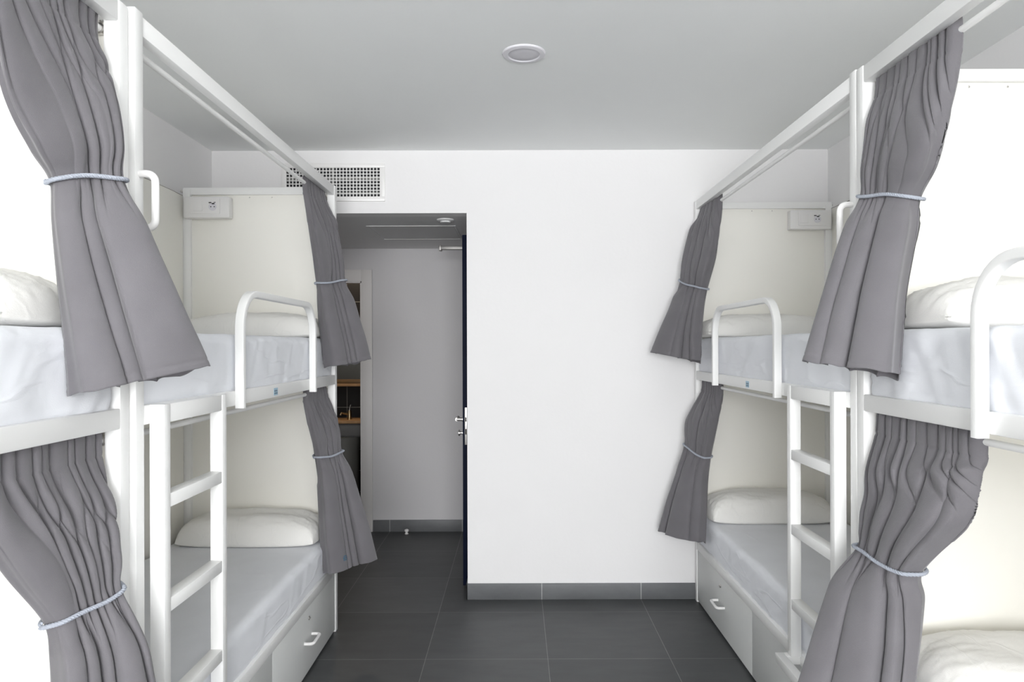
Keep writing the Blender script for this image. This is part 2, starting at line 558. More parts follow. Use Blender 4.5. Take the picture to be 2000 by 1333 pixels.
t = thing('washbasin', 'white ceramic washbasin and pedestal, grey colour standing for shade, under the oak bathroom worktop', 'washbasin', (-1.60, 6.45, 0))
bm = bmesh.new()
box(bm, (-1.95, 6.32, 0.695), (-1.20, 6.60, 0.824), 0.03, 5)
obj('basin', bm, 'ceramic', t)
bm = bmesh.new()
lathe(bm, [(0.17, 0), (0.155, 0.05), (0.145, 0.3), (0.15, 0.55), (0.17, 0.70)], (-1.60, 6.43, 0.0), 'z', 40)
obj('pedestal', bm, 'cabinet', t)
t = thing('tap', 'small brass mixer tap on the oak bathroom worktop', 'tap', (-1.545, 6.42, 0.85))
bm = bmesh.new()
lathe(bm, [(0.024, 0), (0.024, 0.006), (0.018, 0.010), (0.018, 0.075), (0.013, 0.085)], (-1.535, 6.42, 0.85), 'z', 24)
obj('tap_body', bm, 'brass', t)
bm = bmesh.new()
tube(bm, [(-1.535, 6.42, 0.895), (-1.565, 6.40, 0.905), (-1.600, 6.375, 0.915), (-1.607, 6.37, 0.895)], 0.009, 12)
obj('spout', bm, 'brass', t)
bm = bmesh.new()
tube(bm, [(-1.535, 6.42, 0.93), (-1.533, 6.42, 0.955), (-1.525, 6.43, 0.985)], [0.011, 0.007, 0.006], 12)
obj('lever', bm, 'steel', t)

# ------------------------------------------------------------------ bunk beds
ZT = 2.385


def bed(s, xf, y0, y1, label, ladder=True, arch=None, near=False, tagz=None):
    """s = -1 left row, +1 right row; xf = |x| of the aisle face; y0 near end, y1 head end"""
    Wd = 0.81
    gx = lambda d: s * (xf + d)
    root = thing('bunk_bed', label, 'bunk bed', (gx(Wd / 2), (y0 + y1) / 2, 0), 'white metal bunk beds')

    def B(name, d0, d1, ya, yb, za, zb, m='metal', bev=0.003, parent=None):
        return bx(name, (gx(d0), ya, za), (gx(d1), yb, zb), m, parent or root, bev)

    # corner posts
    for ya, yb, zt in ((y0 + 0.001, y0 + 0.041, ZT + 0.004), (y1 - 0.041, y1 - 0.001, ZT - 0.002)):
        B('post', 0.0, 0.040, ya, yb, 0.0, zt)
    B('post', Wd - 0.04, Wd, y0 + 0.001, y0 + 0.041, 0.0, 1.37)
    B('post', Wd - 0.04, Wd, y1 - 0.041, y1 - 0.001, 0.0, ZT - 0.02)
    # canopy beam and rails along the aisle
    B('canopy_beam', 0.002, 0.034, y0 + 0.041, y1 - 0.041, ZT - 0.055, ZT - 0.004)
    mr = B('side_rail', 0.0, 0.028, y0 + 0.041, y1 - 0.041, 1.320, 1.371)
    B('base_rail', 0.0, 0.030, y0 + 0.041, y1 - 0.041, 0.314, 0.361)
    B('rear_rail', Wd - 0.03, Wd, y0 + 0.041, y1 - 0.041, 1.320, 1.371)
    B('base_rail', Wd - 0.03, Wd, y0 + 0.041, y1 - 0.041, 0.314, 0.361)
    # slatted platforms, closed below
    B('mattress_platform', 0.030, Wd - 0.030, y0 + 0.01, y1 - 0.03, 1.325, 1.345, 'panel', 0)
    B('mattress_platform', 0.032, Wd - 0.030, y0 + 0.01, y1 - 0.03, 0.320, 0.335, 'panel', 0)
    # foot rails
    B('foot_rail', 0.040, Wd - 0.04, y0 + 0.002, y0 + 0.03, 1.320, 1.371)
    B('foot_rail', 0.040, Wd - 0.04, y0 + 0.002, y0 + 0.03, 0.314, 0.361)
    # head end: panel, frame
    hp = B('head_panel', 0.028, Wd - 0.012, y1 - 0.020, y1 - 0.004, 0.30, ZT - 0.03, 'panel', 0.001)
    bm = bmesh.new()
    box(bm, (gx(0.036), y1 - 0.036, ZT - 0.050), (gx(Wd), y1 - 0.004, ZT - 0.012), 0.002)
    box(bm, (gx(Wd - 0.022), y1 - 0.034, 0.36), (gx(Wd), y1 - 0.005, ZT - 0.050), 0.002)
    obj('head_frame', bm, 'metal', root)
    for d, z in ((0.16, ZT - 0.062), (0.34, ZT - 0.062), (0.46, ZT - 0.062), (Wd - 0.036, 1.86), (Wd - 0.036, 1.12)):
        bm = bmesh.new()
        lathe(bm, [(0.0035, 0.0), (0.0035, -0.0015), (0.002, -0.0022)], (gx(d), y1 - 0.0195, z), 'y', 10)
        obj('screw', bm, 'steel', root)
    if near:
        B('foot_light_blocker', 0.028, Wd - 0.012, y0 + 0.006, y0 + 0.020, 0.30, ZT - 0.03, 'panel', 0.001)  # unseen panel, added to block window light from the head panel
    # thin panel along the room wall
    B('rear_panel', Wd - 0.004, Wd + 0.006, y0 + 0.045, y1 - 0.045, 0.36, 2.330, 'panel', 0.001)
    # curtain rods with brackets
    inset = 0.055
    for z in (2.315, 1.290):
        bm = bmesh.new()
        tube(bm, [(gx(inset), y0 + 0.008, z), (gx(inset), y1 - 0.024, z)], 0.009, 16)
        rd = obj('curtain_rod', bm, 'metal', root)
        for yy in (y0 + 0.035, y1 - 0.030):
            bm = bmesh.new()
            lathe(bm, [(0.014, -0.006), (0.014, 0.006)], (gx(inset), yy, z), 'y', 16)
            box(bm, (gx(inset) - 0.004, yy - 0.005, z + 0.005), (gx(inset) + 0.004, yy + 0.005, z + 0.030))
            obj('rod_bracket', bm, 'steel', rd)
    # drawers under the bed
    ym = y1 - 0.041 - 0.955
    bx('drawer_box', (gx(0.03), y0 + 0.06, 0.02), (gx(Wd - 0.05), y1 - 0.06, 0.30), 'drawer', root)
    for k, (ya, yb) in enumerate(((ym + 0.0015, y1 - 0.045), (y0 + 0.045, ym - 0.0015))):
        d = B('drawer', 0.004, 0.022, ya, yb, 0.014, 0.3115, 'drawer', 0.0012)
        yc = (ya + yb) / 2 + (0.0 if k == 0 else -0.05)
        bm = bmesh.new()
        hw, pj, zz = 0.058, 0.036, 0.165
        pts = []
        pts.append((gx(0.004), yc + hw, zz))
        for a in range(0, 91, 15):
            pts.append((gx(-pj + 0.016 - 0.016 * sin(radians(a))), yc + hw - 0.016 + 0.016 * cos(radians(a)), zz))
        for a in range(0, 91, 15):
            pts.append((gx(-pj + 0.016 - 0.016 * cos(radians(a))), yc - hw + 0.016 - 0.016 * sin(radians(a)), zz))
        pts.append((gx(0.004), yc - hw, zz))
        tube(bm, pts, 0.0072, 14)
        obj('handle', bm, 'plastic', d)
        bm = bmesh.new()
        lathe(bm, [(0.0095, 0.0), (0.0095, -0.003 * s), (0.006, -0.004 * s)], (gx(0.004), yc + 0.01, 0.258), 'x', 20)
        box(bm, (gx(0.001), yc + 0.006, 0.2565), (gx(-0.006), yc + 0.014, 0.2595))
        obj('lock', bm, 'steel', d)
    # grab handle on the near post
    zc = 1.898
    bm = bmesh.new()
    pj, hh, rr = 0.040, 0.070, 0.022
    yy = y0 + 0.022
    pts = [(gx(0.002), yy, zc + hh)]
    for a in range(0, 91, 15):
        pts.append((gx(-pj + rr - rr * sin(radians(a))), yy, zc + hh - rr + rr * cos(radians(a))))
    for a in range(0, 91, 15):
        pts.append((gx(-pj + rr - rr * cos(radians(a))), yy, zc - hh + rr - rr * sin(radians(a))))
    pts.append((gx(0.002), yy, zc - hh))
    tube(bm, pts, 0.0095, 16)
    obj('grab_handle', bm, 'plastic', root)
    # guard arch
    a0, a1 = arch
    zb, zt, R = 1.311, 1.712, 0.125
    cd = -0.0155
    pts = [(gx(cd), a0, zb), (gx(cd), a0, 1.45), (gx(cd), a0, zt - R)]
    for a in range(10, 91, 10):
        pts.append((gx(cd), a0 + R - R * cos(radians(a)), zt - R + R * sin(radians(a))))
    for a in range(0, 91, 10):
        pts.append((gx(cd), a1 - R + R * sin(radians(a)), zt - R + R * cos(radians(a))))
    pts += [(gx(cd), a1, 1.45), (gx(cd), a1, zb)]
    bm = bmesh.new()
    bar_sweep(bm, pts, (1, 0, 0), 0.031, 0.024)
    obj('guard_rail', bm, 'metal', root)
    # ladder
    if ladder:
        lr = None
        l0, l1 = y0 + 0.063, y0 + 0.425
        for ya in (l0, l1):
            bm = bmesh.new()
            box(bm, (gx(-0.0405), ya, 0.352), (gx(-0.0005), ya + 0.034, 1.372), 0.003)
            obj('ladder_stringer', bm, 'metal', root)
        for z in (1.131, 0.851, 0.571):
            bm = bmesh.new()
            box(bm, (gx(-0.039), l0 + 0.034, z - 0.037), (gx(-0.001), l1, z), 0.002)
            obj('ladder_rung', bm, 'metal', root)
        bx('ladder_plate', (gx(-0.039), l0 + 0.034, 1.322), (gx(-0.0005), l1, 1.371), 'metal', root, 0.001)
        bm = bmesh.new()
        box(bm, (gx(-0.085), l0 - 0.005, 0.318), (gx(-0.052), l1 + 0.045, 0.352), 0.003)
        for ya in (l0 - 0.005, l1 + 0.012):
            box(bm, (gx(-0.052), ya, 0.318), (gx(0.0), ya + 0.033, 0.352), 0.003)
        obj('ladder_step', bm, 'metal', root)
    if tagz:
        yc = tagz
        st = B('sticker', -0.0008, 0.0002, yc - 0.022, yc + 0.022, 1.328, 1.357, 'sticker', 0, mr)
        bm = bmesh.new()
        for (ya, yb, za, zb2) in ((-0.016, -0.004, 1.342, 1.349), (0.002, 0.014, 1.342, 1.349), (-0.017, -0.008, 1.333, 1.339),
                                  (-0.004, 0.006, 1.333, 1.339), (0.009, 0.017, 1.333, 1.339)):
            box(bm, (gx(-0.0012), yc + ya, za), (gx(-0.0003), yc + yb, zb2))
        o = obj('sticker_print', bm, 'sticker_dark', mr)
        o['label'] = 'dark blue print on the small sticker'
    # socket box in the corner at the head
    yb_ = y1 - 0.036
    sb = B('socket_box', Wd - 0.262, Wd - 0.020, yb_ - 0.040, yb_ + 0.012, 2.205, 2.318, 'plastic', 0.006)
    c = (gx(Wd - 0.262) + gx(Wd - 0.020)) / 2
    pl = bx('socket_plate', (c - 0.082 - 0.008 * s * -1, yb_ - 0.0445, 2.226), (c + 0.082 + 0.008 * s, yb_ - 0.039, 2.306),
            'plastic', sb, 0.0015)
    sw = bx('switch', (c - 0.066, yb_ - 0.0475, 2.240), (c - 0.018, yb_ - 0.044, 2.292), 'plastic', sb, 0.0015)
    bm = bmesh.new()
    sx = c + 0.036
    lathe(bm, [(0.021, 0.0), (0.021, -0.0012), (0.019, -0.0012), (0.019, 0.0006)], (sx, yb_ - 0.0446, 2.262), 'y', 28)
    obj('socket_ring', bm, 'lamp_trim', sb)
    bm = bmesh.new()
    for q in (-0.009, 0.009):
        lathe(bm, [(0.0028, 0.0), (0.0028, -0.0022)], (sx + q, yb_ - 0.0446, 2.262), 'y', 10)
    box(bm, (sx - 0.020, yb_ - 0.0465, 2.281), (sx - 0.006, yb_ - 0.0445, 2.286))
    box(bm, (sx - 0.004, yb_ - 0.0465, 2.275), (sx + 0.010, yb_ - 0.0445, 2.281))
    box(bm, (sx + 0.006, yb_ - 0.0465, 2.283), (sx + 0.016, yb_ - 0.0445, 2.286))
    obj('socket_contacts', bm, 'dark', sb)
    # cable clip at the corner
    for z in (2.322, 2.352):
        bm = bmesh.new()
        lathe(bm, [(0.006, 0.0), (0.006, -0.010), (0.003, -0.012)], (gx(Wd + 0.004), y1 - 0.036, z), 'y', 12)
        obj('cable_clip', bm, 'steel', root)
    return root


FLN, FLF = 1.770, 3.760      # far left bed
FRN, FRF = 2.190, 4.178      # far right bed
bed(-1, 0.965, FLN, FLF, 'white two-storey bunk bed on the left, beside the doorway, with ladder in view',
    arch=(2.403, 3.262), tagz=2.80)
bed(-1, 0.978, -0.225, 1.765, 'white bunk bed nearest the camera on the left, cut off by the frame',
    ladder=False, near=True, arch=(0.30, 1.15))
bed(1, 1.067, FRN, FRF, 'white two-storey bunk bed on the right against the back wall, with ladder in view',
    arch=(2.812, 3.690), tagz=3.22)
bed(1, 1.067, 0.197, 2.185, 'white bunk bed nearest the camera on the right, its guard arch cut off',
    ladder=False, near=True, arch=(0.72, 1.583))


# thin cables along the walls behind the beds
def cable(pts, label):
    bm = bmesh.new()
    tube(bm, pts, 0.0015, 8)
    tag(obj('cable', bm, 'cable', at=pts[0]), label, 'cable', 'thin cables along the walls')


cable([(-1.776, 1.86, 2.333), (-1.776, 2.6, 2.333), (-1.776, 3.3, 2.333), (-1.772, 3.62, 2.331), (-1.766, 3.70, 2.325)],
      'thin dark cable along the top of the left bunk rear panel')
cable([(1.872, 2.28, 2.333), (1.872, 3.0, 2.333), (1.872, 3.8, 2.333), (1.868, 4.04, 2.332), (1.864, 4.12, 2.330)],
      'thin dark cable along the top of the right bunk rear panel')


# ------------------------------------------------------------------ mattresses
def mattress(s, xf, y0, y1, z0, z1, label, seed, wr=0.004):
    random.seed(seed)
    W0, W1 = xf + 0.012, xf + 0.792
    hx, hy, hz = (W1 - W0) / 2, (y1 - y0) / 2, (z1 - z0) / 2
    c = Vector((s * (W0 + W1) / 2, (y0 + y1) / 2, (z0 + z1) / 2))
    r = 0.035

    def coords(h, n):
        inner = [-h + r + (2 * h - 2 * r) * i / n for i in range(n + 1)]
        e = [r * 0.25, r * 0.5, r * 0.75]
        return [-h] + [-h + q for q in e] + inner + [h - q for q in e[::-1]] + [h]

    X, Y, Z = coords(hx, 34), coords(hy, 110), coords(hz, 10)
    bm = bmesh.new()
    cache = {}

    def vert(i, j, k):
        key = (i, j, k)
        if key not in cache:
            p = Vector((X[i], Y[j], Z[k]))
            q = Vector((max(-hx + r, min(hx - r, p.x)), max(-hy + r, min(hy - r, p.y)), max(-hz + r, min(hz - r, p.z))))
            d = p - q
            dn = d.normalized() if d.length > 1e-9 else Vector((0, 0, 1))
            w = q + dn * r
            # loose sheet: soft vertical pulls on the sides, gathers at the corners, faint waves on top
            side = abs(dn.x) + abs(dn.y)
            wq = w + c
            f1 = noise.noise(Vector((wq.x * 3, wq.y * 9.0 + wq.z * 4.0, wq.z * 2.5)) + Vector((seed, 0, 0)))
            f2 = noise.noise(Vector((wq.x * 5 + seed, wq.y * 26.0 - wq.z * 14.0, wq.z * 4)))
            corner = max(0.0, 1 - (hy - abs(w.y)) / 0.22)
            f3 = abs(noise.noise(Vector((seed + 3, (wq.y * 20 + wq.x * 20) + wq.z * 30, wq.z * 5))))
            amp = wr * (0.9 * f1 + 0.5 * f2) * side + corner * side * 0.010 * (0.4 - f3)
            ridge = 1 - abs(noise.noise(Vector((seed + 7, wq.y * 4.5 + wq.z * 7, wq.z * 3 + wq.y))))
            amp += side * 0.004 * max(0, ridge - 0.86) / 0.14
            amp += (1 - min(1, side)) * 0.004 * noise.noise(Vector((wq.x * 4, wq.y * 6, seed)))
            tuck = smoothstep(-hz * 0.5, -hz, w.z) * side * 0.006
            cache[key] = bm.verts.new(w + c + dn * (amp - tuck))
        return cache[key]

    nX, nY, nZ = len(X) - 1, len(Y) - 1, len(Z) - 1
    for i in range(nX):
        for j in range(nY):
            bm.faces.new((vert(i, j, nZ), vert(i + 1, j, nZ), vert(i + 1, j + 1, nZ), vert(i, j + 1, nZ)))
            bm.faces.new((vert(i, j, 0), vert(i, j + 1, 0), vert(i + 1, j + 1, 0), vert(i + 1, j, 0)))
    for i in range(nX):
        for k in range(nZ):
            bm.faces.new((vert(i, 0, k), vert(i + 1, 0, k), vert(i + 1, 0, k + 1), vert(i, 0, k + 1)))
            bm.faces.new((vert(i, nY, k), vert(i, nY, k + 1), vert(i + 1, nY, k + 1), vert(i + 1, nY, k)))
    for j in range(nY):
        for k in range(nZ):
            bm.faces.new((vert(0, j, k), vert(0, j, k + 1), vert(0, j + 1, k + 1), vert(0, j + 1, k)))
            bm.faces.new((vert(nX, j, k), vert(nX, j + 1, k), vert(nX, j + 1, k + 1), vert(nX, j, k + 1)))
    o = obj('mattress', bm, 'sheet', at=(c.x, c.y, z0), angle=0)
    return tag(o, label, 'mattress', 'mattresses in pale blue-grey sheets')


UP0, UP1 = 1.346, 1.566
LO0, LO1 = 0.336, 0.528
bedspec = (('far left', -1, 0.965, FLN, FLF), ('near left', -1, 0.978, -0.225, 1.765),
           ('far right', 1, 1.067, FRN, FRF), ('near right', 1, 1.067, 0.197, 2.185))
mlab = {
    ('far left', 1): 'pale blue-grey upper mattress of the left bunk beside the doorway',
    ('far left', 0): 'pale blue-grey lower mattress of the left bunk beside the doorway, above its drawers',
    ('near left', 1): 'pale blue-grey upper mattress at the left edge of the photo, nearest the camera',
    ('near left', 0): 'lower mattress of the nearest left bunk, hidden below the gathered curtain',
    ('far right', 1): 'pale blue-grey upper mattress of the right bunk against the back wall',
    ('far right', 0): 'pale blue-grey lower mattress of the right bunk against the back wall, above its drawers',
    ('near right', 1): 'pale blue-grey upper mattress at the right edge of the photo, behind the cut-off guard arch',
    ('near right', 0): 'lower mattress in the bottom right corner under a white pillow',
}
for i, (nm, s, xf, y0, y1) in enumerate(bedspec):
    mattress(s, xf, y0 + 0.035, y1 - 0.038, UP0, UP1, mlab[(nm, 1)], 11 + i, 0.009 if 'near' in nm else 0.007)
    mattress(s, xf, y0 + 0.035, y1 - 0.038, LO0, LO1, mlab[(nm, 0)], 31 + i, 0.005)


# ------------------------------------------------------------------ pillows
def pillow(xc, yc, z, L, D, T, seed, label, lean=0.0, yaw=0.0):
    bm = bmesh.new()
    nu, nv = 76, 44
    ex = 3.4

    def shape(u, v):
        a = (1 - abs(u) ** ex)
        b = (1 - abs(v) ** ex)
        return max(0.0, a) ** 0.36 * max(0.0, b) ** 0.36

    def wr(u, v, q):
        e1 = noise.noise(Vector((u * 7 + v * 9, v * 5 - u * 2, seed + q)))
        e2 = 1 - abs(noise.noise(Vector((u * 11 + v * 5, v * 8 + u * 2.0, seed + 5 + q))))
        e3 = noise.noise(Vector((u * 2.2, v * 2.0, seed + 9)))
        edge = max(abs(u), abs(v)) ** 3
        return (0.0045 * e1 * (0.3 + edge) + 0.005 * max(0, e2 - 0.8) / 0.2 * (0.25 + edge) + 0.010 * e3)

    top, bot = {}, {}
    for i in range(nu + 1):
        for j in range(nv + 1):
            u = sin(pi / 2 * (2 * i / nu - 1))
            v = sin(pi / 2 * (2 * j / nv - 1))
            # corners pull in
            px = L / 2 * u * (1 - 0.05 * (1 - abs(u)) * 0 - 0.045 * v * v * 0.6 * abs(u))
            py = D / 2 * v * (1 - 0.06 * u * u)
            h = shape(u, v)
            edge = (i in (0, nu)) or (j in (0, nv))
            zt_ = 0.14 * T + 0.86 * T * h + (0 if edge else wr(u, v, 0) * (0.4 + h))
            zb_ = 0.14 * T - 0.14 * T * min(1.0, h * 1.5)
            zedge = 0.012 + 0.12 * T + 0.003 * sin(9 * u + seed)
            # back (towards the panel) rides up a little
            rise = lean * smoothstep(-0.6, 1.0, v)
            ca, sa = cos(yaw), sin(yaw)
            P = lambda zz: Vector((xc + px * ca - py * sa, yc + px * sa + py * ca, z + zz + rise))
            if edge:
                vv = bm.verts.new(P(zedge))
                top[i, j] = bot[i, j] = vv
            else:
                top[i, j] = bm.verts.new(P(max(zt_, zb_ + 0.004)))
                bot[i, j] = bm.verts.new(P(zb_))
    for i in range(nu):
        for j in range(nv):
            bm.faces.new((top[i, j], top[i + 1, j], top[i + 1, j + 1], top[i, j + 1]))
            f = (bot[i, j], bot[i, j + 1], bot[i + 1, j + 1], bot[i + 1, j])
            if len(set(f)) == 4:
                try:
                    bm.faces.new(f)
                except ValueError:
                    pass
    o = obj('pillow', bm, 'pillow', at=(xc, yc, z), angle=0)
    return tag(o, label, 'pillow', 'white pillows at the bed heads')


pillow(-1.335, 3.590, UP1 + 0.002, 0.70, 0.30, 0.125, 1.0, 'white pillow on the upper left bunk beside the doorway')
pillow(-1.345, 3.585, LO1 + 0.002, 0.70, 0.31, 0.150, 2.0, 'white pillow on the lower left bunk beside the doorway')
pillow(-1.395, 1.570, UP1 + 0.002, 0.70, 0.32, 0.140, 3.0, 'white pillow at the left edge of the photo on the nearest upper bunk')
pillow(1.405, 4.000, UP1 + 0.002, 0.70, 0.30, 0.130, 4.0, 'white pillow on the upper right bunk against the back wall')
pillow(1.430, 4.000, LO1 + 0.002, 0.70, 0.31, 0.160, 5.0, 'white pillow on the lower right bunk against the back wall')
pillow(1.465, 1.975, UP1 + 0.002, 0.70, 0.34, 0.140, 6.0, 'white pillow on the upper right bunk nearest the camera, behind the guard arch')
pillow(1.480, 1.975, LO1 + 0.002, 0.70, 0.34, 0.150, 7.0, 'white pillow in the bottom right corner on the nearest lower bunk')


# ------------------------------------------------------------------ curtains
CURTAINS = {
 'near_left_upper': [
   ((-1.035, 1.31, 2.345), (-1.035, 1.722, 2.345), 0.008, 0.03),
   ((-1.035, 1.31, 2.27), (-1.033, 1.72, 2.27), 0.009, 0.03),
   ((-1.04, 1.42, 2.04), (-0.971, 1.69, 2.138), 0.018, 0.03),
   ((-1.036, 1.49, 1.945), (-0.943, 1.67, 2.008), 0.022, 0.05),
   ((-1.037, 1.55, 1.891), (-0.933, 1.66, 1.92), 0.02, 0.06),
   ((-1.033, 1.55, 1.803), (-0.888, 1.67, 1.8), 0.024, 0.07),
   ((-1.015, 1.54, 1.654), (-0.844, 1.71, 1.643), 0.032, 0.08),
   ((-0.986, 1.53, 1.42), (-0.815, 1.78, 1.473), 0.036, 0.09),
 ],
 'near_left_lower': [
   ((-1.035, 1.29, 1.335), (-1.035, 1.722, 1.335), 0.01, 0.03),
   ((-1.035, 1.29, 1.25), (-1.033, 1.72, 1.25), 0.011, 0.03),
   ((-1.05, 1.34, 1.175), (-0.987, 1.69, 1.121), 0.022, 0.04),
   ((-1.047, 1.43, 1.052), (-0.973, 1.68, 1.031), 0.026, 0.05),
   ((-1.032, 1.52, 0.919), (-0.958, 1.67, 0.954), 0.022, 0.055),
   ((-1.025, 1.53, 0.823), (-0.918, 1.7, 0.807), 0.028, 0.07),
   ((-1.03, 1.55, 0.62), (-0.9, 1.73, 0.66), 0.034, 0.08),
   ((-0.985, 1.53, 0.39), (-0.84, 1.78, 0.42), 0.038, 0.09),
 ],
 'far_left_upper': [
   ((-1.03, 3.36, 2.345), (-1.03, 3.7, 2.345), 0.008, 0.03),
   ((-1.03, 3.36, 2.27), (-1.01, 3.7, 2.27), 0.009, 0.03),
   ((-1.019, 3.42, 2.115), (-0.961, 3.7, 2.164), 0.018, 0.03),
   ((-1.013, 3.46, 1.957), (-0.929, 3.68, 1.998), 0.022, 0.05),
   ((-1.007, 3.5, 1.841), (-0.908, 3.66, 1.867), 0.02, 0.06),
   ((-0.999, 3.5, 1.718), (-0.867, 3.67, 1.728), 0.026, 0.07),
   ((-0.981, 3.5, 1.564), (-0.836, 3.7, 1.58), 0.032, 0.08),
   ((-0.966, 3.5, 1.42), (-0.813, 3.72, 1.452), 0.034, 0.09),
 ],
 'far_left_lower': [
   ((-1.03, 3.36, 1.335), (-1.03, 3.7, 1.335), 0.01, 0.03),
   ((-1.03, 3.36, 1.25), (-1.01, 3.7, 1.25), 0.011, 0.03),
   ((-1.019, 3.42, 1.111), (-0.953, 3.69, 1.106), 0.018, 0.04),
   ((-1.009, 3.48, 0.969), (-0.929, 3.66, 0.975), 0.02, 0.055),
   ((-1.001, 3.5, 0.819), (-0.878, 3.67, 0.812), 0.026, 0.07),
   ((-0.991, 3.5, 0.588), (-0.82, 3.7, 0.589), 0.032, 0.08),
   ((-0.973, 3.5, 0.391), (-0.781, 3.72, 0.399), 0.034, 0.09),
 ],
 'far_right_upper': [
   ((1.115, 4.11, 2.35), (1.12, 3.8, 2.35), 0.008, 0.03),
   ((1.085, 4.11, 2.27), (1.12, 3.8, 2.27), 0.009, 0.03),
   ((1.047, 4.1, 2.203), (1.113, 3.82, 2.156), 0.018, 0.03),
   ((1.008, 4.09, 2.051), (1.099, 3.85, 2.006), 0.022, 0.05),
   ((0.979, 4.08, 1.903), (1.064, 3.9, 1.838), 0.02, 0.055),
   ((0.94, 4.08, 1.78), (1.047, 3.9, 1.74), 0.024, 0.06),
   ((0.876, 4.09, 1.631), (1.03, 3.88, 1.597), 0.03, 0.07),
   ((0.821, 4.1, 1.481), (1.02, 3.86, 1.438), 0.034, 0.08),
 ],
 'far_right_lower': [
   ((1.11, 4.11, 1.335), (1.12, 3.8, 1.335), 0.01, 0.03),
   ((1.105, 4.11, 1.25), (1.12, 3.8, 1.25), 0.011, 0.03),
   ((1.014, 4.09, 1.091), (1.107, 3.83, 1.118), 0.022, 0.04),
   ((0.997, 4.08, 0.948), (1.087, 3.92, 0.89), 0.02, 0.055),
   ((0.952, 4.08, 0.793), (1.073, 3.92, 0.764), 0.026, 0.06),
   ((0.891, 4.09, 0.611), (1.062, 3.9, 0.596), 0.03, 0.07),
   ((0.845, 4.1, 0.44), (1.05, 3.88, 0.43), 0.034, 0.08),
 ],
 'near_right_upper': [
   ((1.118, 2.135, 2.348), (1.122, 1.75, 2.348), 0.009, 0.03),
   ((1.112, 2.135, 2.27), (1.122, 1.75, 2.27), 0.01, 0.03),
   ((1.081, 2.12, 2.186), (1.108, 1.79, 2.089), 0.02, 0.04),
   ((1.062, 2.11, 2.059), (1.113, 1.85, 1.999), 0.024, 0.05),
   ((1.051, 2.1, 1.971), (1.11, 1.92, 1.929), 0.02, 0.055),
   ((1.004, 2.09, 1.87), (1.104, 1.92, 1.841), 0.026, 0.06),
   ((0.931, 2.09, 1.655), (1.071, 1.92, 1.644), 0.034, 0.08),
   ((0.874, 2.09, 1.474), (1.045, 1.9, 1.445), 0.038, 0.09),
 ],
 'near_right_lower': [
   ((1.115, 2.135, 1.335), (1.122, 1.66, 1.335), 0.011, 0.03),
   ((1.11, 2.135, 1.25), (1.122, 1.66, 1.25), 0.012, 0.03),
   ((1.081, 2.12, 1.143), (1.111, 1.66, 1.22), 0.022, 0.04),
   ((1.073, 2.12, 1.073), (1.106, 1.67, 1.157), 0.024, 0.04),
   ((1.059, 2.11, 1.021), (1.1, 1.7, 1.081), 0.028, 0.05),
   ((1.046, 2.1, 0.924), (1.062, 1.84, 0.918), 0.022, 0.055),
   ((0.992, 2.09, 0.827), (1.068, 1.84, 0.843), 0.028, 0.07),
   ((0.934, 2.08, 0.678), (1.061, 1.84, 0.721), 0.034, 0.08),
   ((0.842, 2.08, 0.418), (1.035, 1.84, 0.492), 0.038, 0.09),
 ],
}


def catmull(a, b, c, d, t):
    return 0.5 * ((2 * b) + (c - a) * t + (2 * a - 5 * b + 4 * c - d) * t * t + (3 * b - a - 3 * c + d) * t ** 3)


